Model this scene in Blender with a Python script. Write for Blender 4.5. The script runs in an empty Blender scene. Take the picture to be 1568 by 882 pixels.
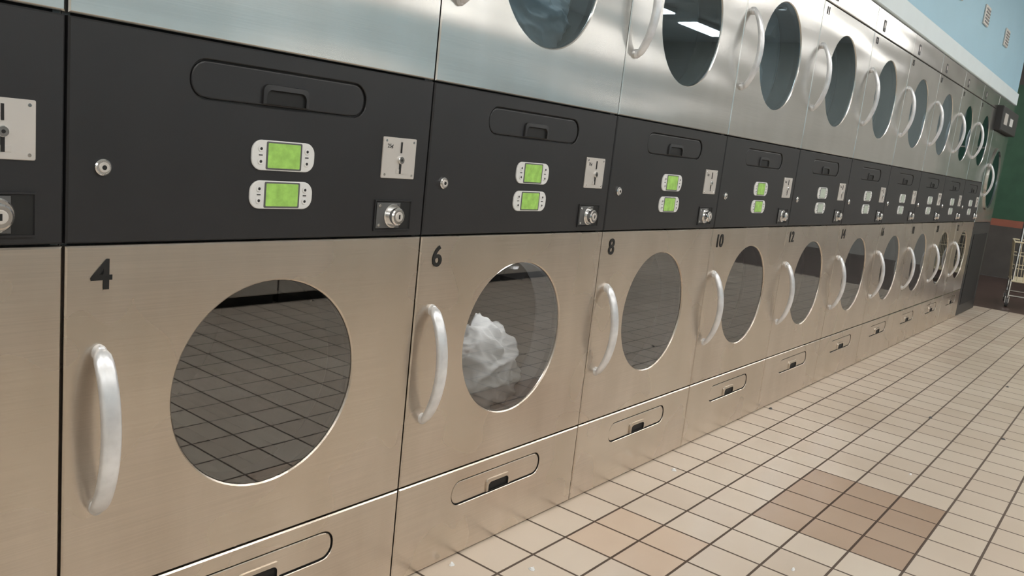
import bpy, bmesh, math, random
from mathutils import Matrix, Vector, noise
random.seed(4)
W=0.8
Z0,Z1,Z2,Z3,Z4=0.262,0.8995,1.2555,1.915,2.04
GAP=0.0022
scn=bpy.context.scene
col=scn.collection

# ------------------------------------------------------------ materials
def newmat(name):
    m=bpy.data.materials.new(name); m.use_nodes=True
    nt=m.node_tree; return m,nt,nt.nodes['Principled BSDF']
def flat(name,c,rough=0.5,metal=0.0,emit=0,var=0.06,scale=6,bump=0.0,spec=0.5,ecol=None):
    m,nt,b=newmat(name)
    N=nt.nodes;L=nt.links
    g=N.new('ShaderNodeNewGeometry'); n=N.new('ShaderNodeTexNoise'); n.inputs['Scale'].default_value=scale; n.inputs['Detail'].default_value=4
    L.new(g.outputs['Position'],n.inputs['Vector'])
    r=N.new('ShaderNodeValToRGB'); r.color_ramp.elements[0].position=.3; r.color_ramp.elements[1].position=.7
    r.color_ramp.elements[0].color=tuple(max(0,x*(1-var)) for x in c)+(1,); r.color_ramp.elements[1].color=tuple(min(1,x*(1+var)) for x in c)+(1,)
    L.new(n.outputs['Fac'],r.inputs['Fac']); L.new(r.outputs['Color'],b.inputs['Base Color'])
    b.inputs['Roughness'].default_value=rough; b.inputs['Metallic'].default_value=metal
    b.inputs['Specular IOR Level'].default_value=spec
    if emit: 
        b.inputs['Emission Color'].default_value=(ecol or c)+(1,) ; b.inputs['Emission Strength'].default_value=emit
    if bump:
        n2=N.new('ShaderNodeTexNoise'); n2.inputs['Scale'].default_value=900; L.new(g.outputs['Position'],n2.inputs['Vector'])
        bp=N.new('ShaderNodeBump'); bp.inputs['Strength'].default_value=bump; bp.inputs['Distance'].default_value=.0005
        L.new(n2.outputs['Fac'],bp.inputs['Height']); L.new(bp.outputs['Normal'],b.inputs['Normal'])
    return m
def steel(name,c,rough,wav=0.35,aniso=.6,wx=1.8,wz=7.0):
    m,nt,b=newmat(name);N=nt.nodes;L=nt.links
    g=N.new('ShaderNodeNewGeometry')
    b.inputs['Metallic'].default_value=1
    b.inputs['Anisotropic'].default_value=aniso
    tn=N.new('ShaderNodeTangent'); tn.direction_type='UV_MAP'; tn.uv_map='UVMap'; L.new(tn.outputs['Tangent'],b.inputs['Tangent'])
    # brushed streaks (long horizontally)
    mp=N.new('ShaderNodeMapping'); mp.inputs['Scale'].default_value=(4,4,380)
    L.new(g.outputs['Position'],mp.inputs['Vector'])
    n=N.new('ShaderNodeTexNoise'); n.inputs['Scale'].default_value=1; n.inputs['Detail'].default_value=3; L.new(mp.outputs['Vector'],n.inputs['Vector'])
    # soft smudges
    n3=N.new('ShaderNodeTexNoise'); n3.inputs['Scale'].default_value=2.5; n3.inputs['Detail'].default_value=2; L.new(g.outputs['Position'],n3.inputs['Vector'])
    mr=N.new('ShaderNodeMapRange'); mr.inputs['From Min'].default_value=.25; mr.inputs['From Max'].default_value=.75
    mr.inputs['To Min'].default_value=rough*.94; mr.inputs['To Max'].default_value=rough*1.06
    L.new(n3.outputs['Fac'],mr.inputs['Value']); L.new(mr.outputs['Result'],b.inputs['Roughness'])
    r=N.new('ShaderNodeValToRGB'); r.color_ramp.elements[0].position=.25; r.color_ramp.elements[1].position=.75
    r.color_ramp.elements[0].color=tuple(x*.94 for x in c)+(1,); r.color_ramp.elements[1].color=tuple(min(1,x*1.05) for x in c)+(1,)
    L.new(n.outputs['Fac'],r.inputs['Fac'])
    # smudges and bright vertical reflection patches painted into the colour
    mp4=N.new('ShaderNodeMapping'); mp4.inputs['Scale'].default_value=(7,7,2.2); L.new(g.outputs['Position'],mp4.inputs['Vector'])
    n4=N.new('ShaderNodeTexNoise'); n4.inputs['Scale'].default_value=1; n4.inputs['Detail'].default_value=5; L.new(mp4.outputs['Vector'],n4.inputs['Vector'])
    r4=N.new('ShaderNodeValToRGB'); r4.color_ramp.elements[0].position=.3; r4.color_ramp.elements[1].position=.7
    r4.color_ramp.elements[0].color=(.88,.87,.85,1); r4.color_ramp.elements[1].color=(1,1,1,1); L.new(n4.outputs['Fac'],r4.inputs['Fac'])
    mx=N.new('ShaderNodeMix'); mx.data_type='RGBA'; mx.blend_type='MULTIPLY'; mx.inputs[0].default_value=1
    L.new(r.outputs['Color'],mx.inputs[6]); L.new(r4.outputs['Color'],mx.inputs[7]); L.new(mx.outputs[2],b.inputs['Base Color'])
    # sheet waviness
    mp2=N.new('ShaderNodeMapping'); mp2.inputs['Scale'].default_value=(wx,wx,wz); L.new(g.outputs['Position'],mp2.inputs['Vector'])
    n2=N.new('ShaderNodeTexNoise'); n2.inputs['Scale'].default_value=1; n2.inputs['Detail'].default_value=0; L.new(mp2.outputs['Vector'],n2.inputs['Vector'])
    b1=N.new('ShaderNodeBump'); b1.inputs['Strength'].default_value=wav; b1.inputs['Distance'].default_value=.012; L.new(n2.outputs['Fac'],b1.inputs['Height'])
    L.new(b1.outputs['Normal'],b.inputs['Normal'])
    return m
M_steel=steel('brushed_stainless',(.725,.65,.57),.275,.30,.6,1.3,3.0)
M_steel2=steel('brushed_stainless_upper',(.72,.715,.69),.235,.85,.6,1.4,9.0)
M_black=flat('black_powder_coat',(.020,.0195,.021),.42,var=.1,bump=.25)
M_blackflat=flat('black_plastic',(.006,.006,.006),.6)
M_text=flat('black_vinyl',(.008,.008,.008),.5)
M_case=flat('galvanised_casing',(.25,.25,.25),.5,.6)
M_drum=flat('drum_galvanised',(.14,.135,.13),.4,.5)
M_drum2=flat('drum_galvanised_upper_lit',(.66,.72,.74),.45,.2)  # lighter bluish drum copy, light inside the upper drums put into its colour
M_seal=flat('door_seal_grey',(.10,.10,.10),.5)
M_chrome=flat('polished_chrome',(.8,.8,.8),.12,1.0,var=.02)
M_plate=flat('satin_plate',(.66,.62,.58),.42,.4,var=.05)
M_handle=flat('cast_aluminium',(.78,.79,.81),.28,.4,var=.14,scale=22)
M_bezel=flat('white_plastic',(.75,.75,.74),.4,var=.02)
M_lcd=flat('lcd_green',(.24,.42,.09),.25,emit=.42,var=.25,scale=60)
M_lcdoff=flat('lcd_idle',(.42,.47,.40),.25,emit=.15,var=.1,scale=60)
M_cloth=flat('white_cotton',(.88,.90,.90),.9,var=.02)
def glassmat(name,tc,gc,ior):
    m=bpy.data.materials.new(name); m.use_nodes=True; nt=m.node_tree;N=nt.nodes;L=nt.links
    N.clear(); o=N.new('ShaderNodeOutputMaterial'); mx=N.new('ShaderNodeMixShader'); t=N.new('ShaderNodeBsdfTransparent'); gl=N.new('ShaderNodeBsdfGlossy'); f=N.new('ShaderNodeFresnel')
    t.inputs['Color'].default_value=tc+(1,); gl.inputs['Roughness'].default_value=.01; gl.inputs['Color'].default_value=gc+(1,); f.inputs['IOR'].default_value=ior
    L.new(f.outputs['Fac'],mx.inputs['Fac']); L.new(t.outputs['BSDF'],mx.inputs[1]); L.new(gl.outputs['BSDF'],mx.inputs[2]); L.new(mx.outputs['Shader'],o.inputs['Surface'])
    return m
M_glass=glassmat('door_glass',(.95,.96,.97),(.93,.95,.97),2.75)
M_glass2=glassmat('blue_reflection_door_glass',(.66,.83,.92),(.72,.88,.97),3.0)  # blue reflection of the upper windows put into the glass colours

# ------------------------------------------------------------ mesh builder
class B:
    def __init__(s): s.v=[];s.f=[];s.m=[];s.mats=[];s.sm=[]
    def mi(s,mat):
        if mat not in s.mats: s.mats.append(mat)
        return s.mats.index(mat)
    def add(s,v,f,mat,smooth=False):
        o=len(s.v); s.v+= [tuple(p) for p in v]
        k=s.mi(mat)
        for q in f: s.f.append(tuple(i+o for i in q)); s.m.append(k); s.sm.append(smooth)
    def loops(s,loops,mat,cap=False,cap0=False,smooth=False,closed=True):
        n=len(loops[0]);v=[p for l in loops for p in l];f=[]
        for a in range(len(loops)-1):
            for i in range(n if closed else n-1):
                j=(i+1)%n; f.append((a*n+i,a*n+j,(a+1)*n+j,(a+1)*n+i))
        if cap: f.append(tuple(range((len(loops)-1)*n,len(loops)*n)))
        if cap0: f.append(tuple(reversed(range(n))))
        s.add(v,f,mat,smooth)
    def box(s,x0,x1,y0,y1,z0,z1,mat,bev=0.0):
        if bev<=0:
            v=[(x,y,z) for x in(x0,x1) for y in(y0,y1) for z in(z0,z1)]
            f=[(0,1,3,2),(4,6,7,5),(0,4,5,1),(2,3,7,6),(0,2,6,4),(1,5,7,3)]
            s.add(v,f,mat)
        else:
            def r(i,y): return [(x0+i,y,z0+i),(x1-i,y,z0+i),(x1-i,y,z1-i),(x0+i,y,z1-i)]
            s.loops([r(bev,y1),r(0,y1-bev),r(0,y0+bev),r(bev,y0)],mat,cap=True,cap0=True)
    def data(s,name):
        me=bpy.data.meshes.new(name); me.from_pydata(s.v,[],s.f)
        for m in s.mats: me.materials.append(m)
        me.polygons.foreach_set('material_index',s.m); me.polygons.foreach_set('use_smooth',s.sm)
        bm=bmesh.new(); bm.from_mesh(me); bmesh.ops.recalc_face_normals(bm,faces=bm.faces)
        uv=bm.loops.layers.uv.new('UVMap')
        for f in bm.faces:
            for l in f.loops: l[uv].uv=(l.vert.co.z+l.vert.co.y*.3,l.vert.co.x+l.vert.co.y*.2)
        bm.to_mesh(me); bm.free()
        me.update(); return me
    def obj(s,name,parent=None,loc=(0,0,0)):
        return place(name,s.data(name),parent,loc)
def place(name,me,parent=None,loc=(0,0,0)):
    o=bpy.data.objects.new(name,me); col.objects.link(o); o.location=loc
    if parent: o.parent=parent
    return o
def empty(name,loc=(0,0,0)):
    e=bpy.data.objects.new(name,None); e.empty_display_size=.1; col.objects.link(e); e.location=loc; return e

def rectpts(x0,x1,z0,z1,y,n=24):
    P=[]
    c=[(x0,z0),(x1,z0),(x1,z1),(x0,z1)]
    for k in range(4):
        a=c[k];b=c[(k+1)%4]
        for i in range(n): t=i/n; P.append((a[0]+(b[0]-a[0])*t,y,a[1]+(b[1]-a[1])*t))
    return P
def stadray(cx,cz,hw,hh,r,dx,dz):
    def sd(x,z):
        qx=abs(x)-(hw-r);qz=abs(z)-(hh-r)
        return math.hypot(max(qx,0),max(qz,0))+min(max(qx,qz),0)-r
    l=math.hypot(dx,dz);dx/=l;dz/=l;lo,hi=0,hw+hh
    for _ in range(30):
        m=(lo+hi)/2
        if sd(dx*m,dz*m)<0: lo=m
        else: hi=m
    return lo
def rr(cx,cz,hw,hh,r,y,dirs):
    P=[]
    for d in dirs:
        l=math.hypot(*d);t=stadray(cx,cz,hw,hh,r,*d); P.append((cx+d[0]/l*t,y,cz+d[1]/l*t))
    return P
def rrp(cx,cz,hw,hh,r,y,seg=8):
    P=[]
    for q,(sx,sz) in enumerate([(1,1),(-1,1),(-1,-1),(1,-1)]):
        for i in range(seg+1):
            a=math.pi/2*q+math.pi/2*i/seg
            P.append((cx+sx*(hw-r)+r*math.cos(a),y,cz+sz*(hh-r)+r*math.sin(a)))
    return P
def door(mat,z0,z1,cz):
    b=B(); r=.2135; cx=.404; bev=.003
    R0=rectpts(GAP,W-GAP,z0,z1,0); dirs=[(p[0]-cx,p[2]-cz) for p in R0]
    loops=[[(p[0],.02,p[2]) for p in R0],[(p[0],bev,p[2]) for p in R0],rectpts(GAP+bev,W-GAP-bev,z0+bev,z1-bev,0)]
    circ=lambda rad,y:[(cx+d[0]/math.hypot(*d)*rad,y,cz+d[1]/math.hypot(*d)*rad) for d in dirs]
    loops+=[circ(r+.003,0),circ(r,.0025),circ(r-.001,.006)]
    b.loops(loops,mat)
    b.loops([circ(r-.001,.006),circ(r-.002,.012),circ(r+.004,.03)],M_seal)
    return b.data('door_panel')
def window(cz,gm):
    b=B();cx=.404;n=96
    c=lambda rad,y:[(cx+rad*math.cos(2*math.pi*i/n),y,cz+rad*math.sin(2*math.pi*i/n)) for i in range(n)]
    b.loops([c(.2122,.0045)],gm,cap=True)
    return b.data('window_glass')
def drum(cz,dm):
    b=B();cx=.404;n=64
    c=lambda rad,y:[(cx+rad*math.cos(2*math.pi*i/n),y,cz+rad*math.sin(2*math.pi*i/n)) for i in range(n)]
    b.loops([c(.235,.022),c(.235,.07),c(.215,.085),c(.225,.10)],M_seal,smooth=True)
    b.loops([c(.225,.10),c(.30,.14),c(.30,.66)],dm,cap=True,smooth=False)
    b.loops([c(.07,.655),c(.06,.64)],M_chrome,cap=True)
    for k in range(4):
        a=k*math.pi/2+.5
        dx,dz=math.cos(a),math.sin(a)
        px,pz=-dz*.03,dx*.03
        pts=[(.299,1),(.24,.25),(.299,-1)]
        l=lambda y:[(cx+dx*t+px*s,y,cz+dz*t+pz*s) for t,s in pts]
        b.loops([l(.15),l(.65)],dm,cap=True,cap0=True)
    return b.data('drum')
def slotted(mat,z0,z1,sz,x0=GAP,x1=W-GAP):
    b=B();cx,hw,hh,r=.402,.199,.0355,.033; bev=.003
    R0=rectpts(x0,x1,z0,z1,0); dirs=[(p[0]-cx,p[2]-sz) for p in R0]
    loops=[[(p[0],.02,p[2]) for p in R0],[(p[0],bev,p[2]) for p in R0],rectpts(x0+bev,x1-bev,z0+bev,z1-bev,0)]
    f=lambda i,y:rr(cx,sz,hw-i,hh-i,r-i,y,dirs)
    loops+=[f(-.0015,0),f(0,.0015)]
    b.loops(loops,mat)
    b.loops([f(0,.0015),f(.0003,.006),f(.003,.006)],M_blackflat)  # groove coloured black to draw the shadow gap round the tray
    b.loops([f(.003,.006),f(.004,.0035),f(.006,.0025)],mat,cap=True)
    zc=sz-.016
    arch=lambda hw2,h,y,base:[(cx-hw2,y,zc-base)]+[(cx-hw2+.012+ .012*math.cos(a),y,zc+h-.012+.012*math.sin(a)) for a in [math.pi-i*math.pi/12 for i in range(7)]]+[(cx+hw2-.012+.012*math.cos(a),y,zc+h-.012+.012*math.sin(a)) for a in [math.pi/2-i*math.pi/12 for i in range(7)]]+[(cx+hw2,y,zc-base)]
    b.loops([arch(.053,.024,.0025,.013),arch(.052,.023,-.002,.013),arch(.045,.014,-.003,.012)],mat)
    b.loops([arch(.045,.014,-.003,.012),arch(.044,.012,.0018,.012)],M_blackflat,cap=True)
    return b.data('drawer_front')
def handle(cz):
    b=B();x=.057;n=20;H=.147;loops=[]
    steps=28
    for i in range(steps+1):
        t=-1+2*i/steps
        z=cz+H*t
        prof=math.sqrt(max(0,1-(t*.985)**2))
        bow=(1-t*t)**.8
        y=-.004-.048*bow
        w=.0165*(.6+.4*min(1,prof*1.8)); d=.010*(.6+.4*prof)
        if i in(0,steps): w*=.55
        dt=-.048*(.8*(max(1e-3,1-t*t))**(-.2)*(-2*t))/H
        ang=math.atan(dt)
        L=[]
        for k in range(n):
            a=2*math.pi*k/n; ca=math.cos(a);sa=math.sin(a)
            ca=math.copysign(abs(ca)**.8,ca);sa=math.copysign(abs(sa)**.8,sa)
            yy=d*sa*math.cos(ang); zz=-d*sa*math.sin(ang)
            L.append((x+w*ca,y+yy,z+zz))
        loops.append(L)
    b.loops(loops,M_handle,cap=True,cap0=True,smooth=True)
    for s in(-1,1):
        c=lambda rad,y:[(x+rad*math.cos(2*math.pi*i/16),y,cz+s*(H-.008)+rad*1.2*math.sin(2*math.pi*i/16)) for i in range(16)]
        b.loops([c(.012,.0),c(.012,-.006),c(.009,-.012)],M_handle,cap=True,smooth=True)
    return b.data('handle')
def cyl(b,x,z,r,y0,y1,mat,n=24,bev=.001):
    c=lambda rad,y:[(x+rad*math.cos(2*math.pi*i/n),y,z+rad*math.sin(2*math.pi*i/n)) for i in range(n)]
    b.loops([c(r,y0),c(r,y1+bev),c(r-bev,y1)],mat,cap=True)
def casing():
    b=B(); e=.001
    x0,x1=e,W-e
    b.box(x0,x0+.012,.021,.74,0.0,Z4-.002,M_case); b.box(x1-.012,x1,.021,.74,0,Z4-.002,M_case)
    b.box(x0+.012,x1-.012,.725,.74,0,Z4-.002,M_case); b.box(x0+.012,x1-.012,.021,.725,Z4-.014,Z4-.002,M_case)
    for z in(Z0,Z1,Z2,Z3): b.box(x0+.012,x1-.012,.0205,.10,z-.008,z+.008,M_blackflat)
    b.box(x0+.012,x1-.012,.05,.70,1.07,1.08,M_case)
    return b.data('casing')
def topstrip():
    b=B(); b.box(GAP,W-GAP,0,.02,Z3+GAP,Z4,M_steel2,bev=.003)
    b.loops([rrp(.15,1.966,.022,.03,.004,-.0005),rrp(.15,1.966,.021,.029,.004,-.0015)],M_black,cap=True)
    b.loops([rrp(.15,1.97,.011,.014,.003,-.0016),rrp(.15,1.97,.010,.013,.003,-.002)],M_plate,cap=True)
    return b.data('top_trim')
def control(on):
    b=B()
    lz=[(1.063,.0285),(.988,.027)]
    for cz,h in lz:
        b.loops([rrp(.402,cz,.072,h,.022,0),rrp(.402,cz,.072,h,.022,-.0025),rrp(.402,cz,.0705,h-.0015,.021,-.0035)],M_bezel,cap=True)
        b.loops([rrp(.402,cz,.041,h-.002,.003,-.0036),rrp(.402,cz,.040,h-.003,.003,-.004)],M_seal,cap=True)
        b.loops([rrp(.402,cz,.037,h-.005,.002,-.0041),rrp(.402,cz,.0365,h-.0055,.002,-.0044)],M_lcd if on else M_lcdoff,cap=True)
        for s in(-1,1):
            for q in(-1,1):
                cyl(b,.402+s*.053,cz+q*h*.42,.0065,-.0034,-.0052,M_bezel,12)
                cyl(b,.402+s*.053,cz+q*h*.42,.003,-.005,-.0056,M_black,8,.0003)
            b.box(.402+s*.053-.004,.402+s*.053+.004,-.0042,-.0034,cz-.001,cz+.001,M_black)
    return b.data('display')
def coinplate():
    b=B(); cx,cz=.706,1.076
    b.loops([rrp(cx,cz,.050,.045,.003,0),rrp(cx,cz,.050,.045,.003,-.002),rrp(cx,cz,.049,.044,.003,-.003)],M_plate,cap=True)
    b.box(cx+.002,cx+.006,-.0045,-.0031,cz+.012,cz+.036,M_blackflat)
    b.box(cx-.008,cx+.016,-.004,-.0031,cz-.034,cz-.024,M_plate,.0004)
    cyl(b,cx+.004,cz-.004,.0085,-.003,-.008,M_chrome,20); cyl(b,cx+.004,cz-.004,.003,-.008,-.0084,M_blackflat,10,.0002)
    b.box(cx+.001,cx+.007,-.0042,-.003,cz-.034,cz-.012,M_blackflat)
    for s in(-1,1):
        for q in(-1,1): cyl(b,cx+s*.041,cz+q*.037,.003,-.003,-.0038,M_chrome,10,.0004)
    return b.data('coin_slot')
def lockbox():
    b=B(); x0,x1,z0,z1=.646,.758,.914,.983
    R=lambda i,y:[(x0+i,y,z0+i),(x1-i,y,z0+i),(x1-i,y,z1-i),(x0+i,y,z1-i)]
    b.loops([R(0,0),R(0,-.003),R(.003,-.003),R(.004,-.0008)],M_black)
    b.loops([R(.004,-.0008)],M_blackflat,cap=True)
    b.box(x0+.006,x0+.076,-.003,-.001,z0+.006,z1-.006,M_seal,.001)
    for s in(0,1): cyl(b,x0+.014,z0+.013+s*.043,.0035,-.003,-.0045,M_chrome,10,.0005)
    cyl(b,.700,.948,.027,-.003,-.007,M_chrome,36,.002); cyl(b,.700,.948,.0195,-.007,-.024,M_chrome,32,.003)
    cyl(b,.700,.948,.011,-.024,-.0255,M_plate,20); b.box(.698,.702,-.0262,-.0255,.943,.953,M_blackflat)
    return b.data('coin_box_lock')
def camlock():
    b=B(); cyl(b,.057,1.026,.0135,0,-.006,M_chrome,24,.002); cyl(b,.057,1.026,.0085,-.006,-.008,M_plate,18); cyl(b,.057,1.026,.004,-.008,-.0085,M_blackflat,10,.0003)
    return b.data('cam_lock')
def textmesh(s,size,mat,off=.0):
    cu=bpy.data.curves.new('num','FONT'); cu.body=s; cu.size=size; cu.extrude=.0003; cu.offset=off; cu.resolution_u=6
    o=bpy.data.objects.new('tmp',cu); col.objects.link(o)
    dg=bpy.context.evaluated_depsgraph_get(); me=bpy.data.meshes.new_from_object(o.evaluated_get(dg))
    bpy.data.objects.remove(o); me.materials.clear(); me.materials.append(mat)
    me.transform(Matrix.Rotation(math.pi/2,4,'X')); return me
def towel(seed,rx,ry,rz):
    bm=bmesh.new(); bmesh.ops.create_icosphere(bm,subdivisions=6,radius=1)
    for v in bm.verts:
        p=v.co.copy()
        n=noise.noise(p*1.3+Vector((seed,0,0)))*.18
        q=Vector((p.x*1.5+seed-p.z*.8,p.y*1.2,p.z*3.0+p.x*1.5)); q+=Vector((noise.noise(p*1.6),noise.noise(p*1.6+Vector((9,0,0))),0))*.5
        fold=(1-abs(noise.noise(q))*2.0); fold=max(0,fold)**1.5*.15
        f2=(1-abs(noise.noise(q*2.3))*2.0); f2=max(0,f2)**1.5*.045
        s=.84+n+fold+f2
        v.co=Vector((p.x*rx*s,p.y*ry*s,p.z*rz*s))
        if v.co.z<-rz*.62: v.co.z=-rz*.62+(v.co.z+rz*.62)*.2
    me=bpy.data.meshes.new('laundry'); bm.to_mesh(me); bm.free()
    for p in me.polygons: p.use_smooth=True
    me.materials.append(M_cloth); return me
def drum_fill_light(e,loc,power):  # fill light and its base, added inside the drum to brighten the laundry
    l=bpy.data.lights.new('drum_fill_light','POINT'); l.energy=power; l.color=(1,.98,.95); l.shadow_soft_size=.02
    o=bpy.data.objects.new('drum_fill_light',l); col.objects.link(o); o.parent=e; o.location=loc
    b=B(); b.loops([[(loc[0]+.016*math.cos(a*math.pi/8),loc[1]+.016*math.sin(a*math.pi/8),loc[2]+.022) for a in range(16)],[(loc[0]+.018*math.cos(a*math.pi/8),loc[1]+.018*math.sin(a*math.pi/8),loc[2]+.03) for a in range(16)]],M_seal,cap=True,cap0=True); b.obj('fill_light_base',e)

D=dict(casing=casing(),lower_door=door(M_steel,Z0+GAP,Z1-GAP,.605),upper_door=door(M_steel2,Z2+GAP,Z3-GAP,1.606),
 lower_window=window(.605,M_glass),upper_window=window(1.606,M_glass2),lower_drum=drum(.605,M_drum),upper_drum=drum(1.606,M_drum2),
 lint_drawer=slotted(M_steel,.004,Z0-GAP,.188),control_panel=slotted(M_black,Z1+GAP,Z2-GAP,1.187),
 lower_handle=handle(.577),upper_handle=handle(1.585),top_trim=topstrip(),coin_slot=coinplate(),coin_box_lock=lockbox(),cam_lock=camlock())
d_on=control(True);d_off=control(False)
for k in range(-3,10):
    e=empty('stacked_tumble_dryer',(k*W,0,0))
    for n,me in D.items(): place(n,me,e)
    place('displays',d_on if k<4 else d_off,e)
    lo=4+2*k; 
    if lo>0:
        place('number_label',textmesh(str(lo),.071,M_text,.0013),e,(.042 if lo<10 else .036,-.0012,.825))
        place('number_label_upper',textmesh(str(lo-1),.045,M_text,.001),e,(.040,-.0012,1.862))
    place('price_label',textmesh('25¢',.012,M_text),e,(.668,-.0034,1.098))
    if k==1:
        place('laundry',towel(3.1,.20,.085,.165),e,(.385,.125,.475)); place('laundry_and_reflection_upper',towel(7.7,.2,.08,.13),e,(.42,.12,1.48))
        drum_fill_light(e,(.40,.030,.775),.62); drum_fill_light(e,(.42,.035,1.775),.5)
    if k==3:
        place('laundry_and_reflection_upper',towel(1.7,.12,.07,.14),e,(.33,.12,1.47)); drum_fill_light(e,(.42,.035,1.775),.15)  # here the cloth heap stands in for a whitish paper reflection
    if k==-1: place('laundry',towel(5.7,.15,.13,.14),e,(.4,.25,.45))

# ---------------------------------------------- large dryer at the end of the row
def big():
    e=empty('large_tumble_dryer',(8.0,0,0)); w=.92
    b=B(); b.box(.004,w,.02,.95,0,2.04,M_case,.004); b.obj('casing',e)
    b=B(); b.box(.006,w-.002,0,.02,.004,.885,M_black,.003); b.box(.10,.82,-.004,0,.10,.78,M_blackflat,.002); b.obj('lower_panel',e)
    b=B(); cx,cz,r=.47,1.30,.27
    R0=rectpts(.006,w-.002,.89,1.735,0); dirs=[(p[0]-cx,p[2]-cz) for p in R0]
    circ=lambda rad,y:[(cx+d[0]/math.hypot(*d)*rad,y,cz+d[1]/math.hypot(*d)*rad) for d in dirs]
    b.loops([[(p[0],.02,p[2]) for p in R0],[(p[0],.003,p[2]) for p in R0],rectpts(.009,w-.005,.893,1.732,0),circ(r+.03,0),circ(r+.03,-.012),circ(r,-.012),circ(r,.01)],M_steel2)
    b.loops([circ(r,.008)],M_blackflat,cap=True); b.obj('door',e)
    b=B(); b.loops([circ(r,-.004)],M_glass2,cap=True); b.obj('glass',e)
    h=place('handle',D['upper_handle'],e,(.09,-.004,-.30))
    b=B(); b.box(.006,w-.002,-.05,.02,1.74,1.955,M_black,.006); b.box(.12,.30,-.053,-.05,1.80,1.90,M_plate,.001); b.box(.45,.62,-.053,-.05,1.81,1.88,M_bezel,.001); b.obj('control_panel',e)
    b=B(); b.box(.006,w-.002,0,.02,1.958,2.04,M_steel2,.003); b.obj('top_trim',e)
big()

# ---------------------------------------------- room
def floormat():
    m,nt,b=newmat('ceramic_floor_tile');N=nt.nodes;L=nt.links
    g=N.new('ShaderNodeNewGeometry'); mp=N.new('ShaderNodeMapping'); mp.inputs['Location'].default_value=(-2.02+16,.46+16,0)
    L.new(g.outputs['Position'],mp.inputs['Vector'])
    br=N.new('ShaderNodeTexBrick'); br.offset=0; br.squash=1
    br.inputs['Scale'].default_value=1; br.inputs['Brick Width'].default_value=.16; br.inputs['Row Height'].default_value=.16
    br.inputs['Mortar Size'].default_value=.0040; br.inputs['Mortar Smooth'].default_value=.1; br.inputs['Bias'].default_value=-.25
    br.inputs['Color1'].default_value=(.72,.625,.52,1); br.inputs['Color2'].default_value=(.65,.545,.445,1); br.inputs['Mortar'].default_value=(.11,.08,.06,1)
    L.new(mp.outputs['Vector'],br.inputs['Vector'])
    sep=N.new('ShaderNodeSeparateXYZ'); L.new(g.outputs['Position'],sep.inputs[0])
    def math_(op,a,bv):
        n=N.new('ShaderNodeMath'); n.operation=op
        for i,x in enumerate((a,bv)):
            if isinstance(x,(int,float)): n.inputs[i].default_value=x
            else: L.new(x,n.inputs[i])
        return n.outputs[0]
    def rect(x0,x1,y0,y1):
        a=math_('GREATER_THAN',sep.outputs[0],x0); b_=math_('LESS_THAN',sep.outputs[0],x1); c=math_('GREATER_THAN',sep.outputs[1],y0); d=math_('LESS_THAN',sep.outputs[1],y1)
        return math_('MULTIPLY',math_('MULTIPLY',a,b_),math_('MULTIPLY',c,d))
    T=lambda i:2.02+.16*i
    Y=lambda j:-.46-.16*j
    def mixmul(colr,mask,c):
        mx=N.new('ShaderNodeMix'); mx.data_type='RGBA'; mx.blend_type='MULTIPLY'
        L.new(mask,mx.inputs[0]); L.new(colr,mx.inputs[6]); mx.inputs[7].default_value=c+(1,); return mx.outputs[2]
    c=br.outputs['Color']
    c=mixmul(c,rect(T(0),T(4),Y(3),Y(0)),(.69,.585,.52))
    pink=math_('MAXIMUM',rect(T(-4),T(-2),Y(0),Y(-2)),rect(T(-7),T(-5),Y(2),Y(1)))
    pink=math_('MAXIMUM',pink,rect(T(3),T(5),Y(9),Y(6)))
    c=mixmul(c,pink,(.95,.86,.80))
    n=N.new('ShaderNodeTexNoise'); n.inputs['Scale'].default_value=1.3; n.inputs['Detail'].default_value=6; L.new(g.outputs['Position'],n.inputs['Vector'])
    r=N.new('ShaderNodeValToRGB'); r.color_ramp.elements[0].position=.3; r.color_ramp.elements[0].color=(.9,.88,.86,1); r.color_ramp.elements[1].position=.65
    L.new(n.outputs['Fac'],r.inputs['Fac'])
    mx=N.new('ShaderNodeMix'); mx.data_type='RGBA'; mx.blend_type='MULTIPLY'; mx.inputs[0].default_value=1; L.new(c,mx.inputs[6]); L.new(r.outputs['Color'],mx.inputs[7])
    L.new(mx.outputs[2],b.inputs['Base Color'])
    rg=N.new('ShaderNodeMapRange'); rg.inputs['To Min'].default_value=.24; rg.inputs['To Max'].default_value=.8; L.new(br.outputs['Fac'],rg.inputs['Value']); L.new(rg.outputs['Result'],b.inputs['Roughness'])
    bp=N.new('ShaderNodeBump'); bp.invert=True; bp.inputs['Strength'].default_value=.5; bp.inputs['Distance'].default_value=.002; L.new(br.outputs['Fac'],bp.inputs['Height']); L.new(bp.outputs['Normal'],b.inputs['Normal'])
    return m
M_floor=floormat()
M_floor2=flat('dark_quarry_floor',(.085,.052,.045),.3,var=.2,scale=3)
M_blue=flat('blue_painted_wall',(.37,.60,.73),.55,var=.03,scale=2)
M_band=flat('pale_blue_trim',(.72,.81,.84),.5,var=.02)
M_ceil=flat('ceiling_white',(.78,.78,.76),.9,var=.03)
M_wall=flat('cream_painted_wall',(.58,.57,.53),.8,var=.03)
M_green=flat('green_painted_wall',(.055,.14,.085),.6,var=.1)
M_red=flat('orange_red_stripe',(.42,.15,.10),.5)
M_brown=flat('brown_wall',(.115,.105,.095),.6,var=.1)
M_lamp=flat('fluorescent_diffuser',(1,1,1),.5,emit=17.5,var=0,ecol=(1.0,.98,.95))
XL,XR,YN,H=-4.5,13.2,-6.5,3.3
b=B(); b.box(XL,9.12,YN,.80,-.1,0,M_floor); b.box(9.12,XR,YN,3.0,-.1,-.001,M_floor2); b.obj('floor')
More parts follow.
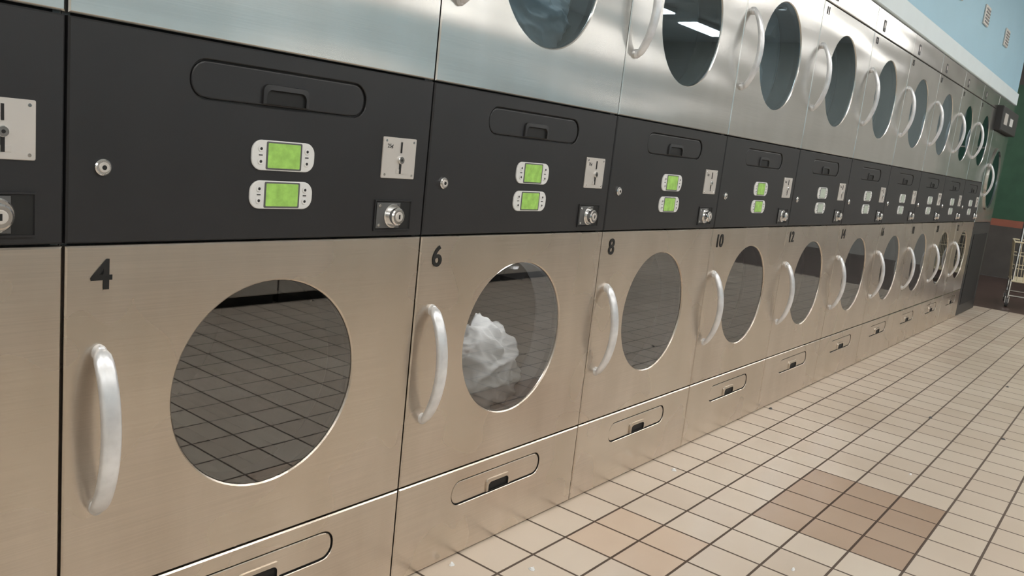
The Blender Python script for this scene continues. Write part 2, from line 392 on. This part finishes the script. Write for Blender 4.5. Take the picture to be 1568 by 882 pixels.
b=B(); b.box(XL,XR,YN,3.0,H,H+.1,M_ceil); b.obj('ceiling')
b=B(); b.box(XL,8.92,.004,.8,2.16,H,M_blue); b.obj('wall_back')
b=B(); b.box(XL,8.925,-.012,.8,2.045,2.158,M_band,.004); b.obj('trim_1')
b=B(); b.box(XL-.1,XL,YN,.8,0,H,M_wall); b.obj('wall_left')
b=B(); b.box(XL,XR,YN-.1,YN,0,1.1,M_band); b.box(XL,XR,YN-.1,YN,1.1,2.45,M_blue); b.box(XL,XR,YN-.1,YN,2.45,H,M_wall); b.obj('wall_front')
b=B(); b.box(XR,XR+.1,-1.2,3.0,0,.74,M_brown); b.box(XR,XR+.1,-1.2,3.0,.74,.84,M_red); b.box(XR,XR+.1,-1.2,3.0,.84,2.75,M_green); b.box(XR,XR+.1,-1.2,3.0,2.75,H,M_brown); b.box(XR,XR+.1,YN,-1.2,0,H,M_wall); b.obj('wall_right')
b=B(); b.box(9.12,XR,3.0,3.1,0,H,M_brown); b.obj('wall_alcove')
b=B(); b.box(8.93,9.12,.75,3.0,0,H,M_brown); b.obj('wall_partition')
for i,x in enumerate((5.7,6.7,7.7)):
    b=B(); b.box(x-.09,x+.09,-.010,.004,2.42,2.56,M_plate,.003)
    for j in range(5): b.box(x-.075,x+.075,-.014,-.010,2.436+j*.023,2.446+j*.023,M_case)
    b.obj('wall_vent')
for y in(-2.1,-4.8):
    for i in range(9):
        x=-3.6+i*1.9
        e=empty('ceiling_light',(x,y,H))
        b=B(); b.box(-.62,.62,-.17,.17,-.06,0,M_bezel,.0); b.obj('housing',e)
        b=B(); b.box(-.60,.60,-.15,.15,-.075,-.0605,M_lamp); b.obj('diffuser',e)
e=empty('ceiling_light',(11.2,.8,H)); b=B(); b.box(-.62,.62,-.17,.17,-.06,0,M_bezel,.0); b.obj('housing',e); b=B(); b.box(-.60,.60,-.15,.15,-.075,-.0605,M_lamp); b.obj('diffuser',e)
def washer():
    P={}
    b=B(); b.box(.006,.744,0,.75,0.06,1.15,M_plate,.01); b.box(.02,.73,.03,.74,0,.06,M_blackflat); P['body']=b.data('body')
    b=B(); c=lambda rad,y:[(.375+rad*math.cos(2*math.pi*i/48),y,.56+rad*math.sin(2*math.pi*i/48)) for i in range(48)]
    b.loops([c(.235,0),c(.235,-.03),c(.215,-.045),c(.175,-.04),c(.17,-.02)],M_chrome,smooth=True); b.loops([c(.17,-.02),c(.1,-.035)],M_seal,cap=True,smooth=True)
    b.box(.58,.62,-.07,-.03,.50,.62,M_black,.006); P['door']=b.data('door')
    b=B(); b.box(.02,.73,-.012,0,.90,1.12,M_black,.004); b.box(.08,.30,-.016,-.012,.96,1.06,M_bezel,.001); b.box(.5,.6,-.016,-.012,.95,1.06,M_plate,.001); P['control_panel']=b.data('control_panel')
    return P
WP=washer()
for i in range(11):
    e=empty('front_load_washer',(-2.0+i*.75+.75,-2.85,0)); e.rotation_euler=(0,0,math.pi)
    for n,me in WP.items(): place(n,me,e)
def tube(b,p,q,r,mat,n=8):
    p=Vector(p);q=Vector(q);d=(q-p).normalized();u=d.orthogonal().normalized();v=d.cross(u)
    c=lambda o:[tuple(o+u*r*math.cos(2*math.pi*i/n)+v*r*math.sin(2*math.pi*i/n)) for i in range(n)]
    b.loops([c(p),c(q)],mat,cap=True,cap0=True,smooth=False)
def cart(loc,rot):
    e=empty('laundry_cart',loc); e.rotation_euler=(0,0,rot)
    b=B(); hx,hy=.34,.26
    for z,s in((.28,.86),(.42,.91),(.56,.96),(.70,1.0)):
        c=[(-hx*s,-hy*s,z),(hx*s,-hy*s,z),(hx*s,hy*s,z),(-hx*s,hy*s,z)]
        for i in range(4): tube(b,c[i],c[(i+1)%4],.009 if z in(.28,.70) else .004,M_cream)
    for i in range(13):
        t=-1+2*i/12
        for s in(-1,1): tube(b,(t*hx*.86,s*hy*.86,.28),(t*hx,s*hy,.70),.004,M_cream)
        tube(b,(t*hx*.86,-hy*.86,.28),(t*hx*.86,hy*.86,.28),.004,M_cream)
    for i in range(9):
        t=-1+2*i/8
        for s in(-1,1): tube(b,(s*hx*.86,t*hy*.86,.28),(s*hx,t*hy,.70),.004,M_cream)
    b.obj('basket',e)
    b=B()
    for sx in(-1,1):
        for sy in(-1,1): tube(b,(sx*hx*.85,sy*hy*.85,.10),(sx*hx*.85,sy*hy*.85,.30),.012,M_chrome)
    for sy in(-1,1): tube(b,(-hx*.85,sy*hy*.85,.12),(hx*.85,sy*hy*.85,.12),.012,M_chrome)
    for sx in(-1,1): tube(b,(sx*hx*.85,-hy*.85,.12),(sx*hx*.85,hy*.85,.12),.012,M_chrome)
    for sy in(-1,1): tube(b,(-hx*.95,sy*hy*.8,.30),(-hx*.95,sy*hy*.8,1.65),.012,M_chrome)
    tube(b,(-hx*.95,-hy*.8,1.65),(-hx*.95,hy*.8,1.65),.012,M_chrome)
    b.obj('frame',e)
    b=B()
    for sx in(-1,1):
        for sy in(-1,1):
            x,y=sx*hx*.85,sy*hy*.85
            tube(b,(x,y-.014,.045),(x,y+.014,.045),.045,M_seal,20); tube(b,(x,y-.017,.045),(x,y+.017,.045),.018,M_chrome,12)
            b.box(x-.012,x+.012,y-.02,y-.016,.04,.11,M_chrome); b.box(x-.012,x+.012,y+.016,y+.02,.04,.11,M_chrome)
    b.obj('casters',e)
M_cream=flat('cream_coated_wire',(.78,.70,.50),.4)
cart((9.9,-.38,0),.15)
b=B()
for (x,y,s) in [(3.95,-.62,.013),(2.15,-.10,.012),(2.95,-.75,.007),(3.9,-.95,.012),(1.15,-.19,.012),(1.0,-.03,.01),(3.3,-.03,.012),(5.2,-.8,.012),(1.75,-.7,.008)]:
    n=7;P=[(x+s*random.uniform(.6,1.2)*math.cos(6.283*i/n),y+s*random.uniform(.5,1.1)*math.sin(6.283*i/n),.0005) for i in range(n)]
    Q=[(x+(p[0]-x)*.5,y+(p[1]-y)*.5,.005+random.uniform(0,.003)) for p in P]
    b.loops([P,Q],M_cloth if random.random()<.6 else M_seal,cap=True)
b.obj('lint_scraps')

# ---------------------------------------------- world, camera
w=bpy.data.worlds.new('world'); scn.world=w; w.use_nodes=True; w.node_tree.nodes['Background'].inputs[0].default_value=(.5,.55,.6,1); w.node_tree.nodes['Background'].inputs[1].default_value=.3
def R(yaw,pitch,roll): return Matrix.Rotation(-yaw,3,'Z')@Matrix.Rotation(math.pi/2-pitch,3,'X')@Matrix.Rotation(roll,3,'Z')
cd=bpy.data.cameras.new('camera'); co=bpy.data.objects.new('camera',cd); col.objects.link(co)
cd.sensor_fit='HORIZONTAL'; cd.sensor_width=36; cd.lens=1250.05/1568*36; cd.clip_start=.05; cd.clip_end=100
co.matrix_world=Matrix.Translation((-.57295,-1.34545,1.13233))@R(.91297,.17249,.10928).to_4x4()
scn.camera=co
scn.view_settings.view_transform='Standard'; scn.view_settings.look='None'; scn.view_settings.exposure=0
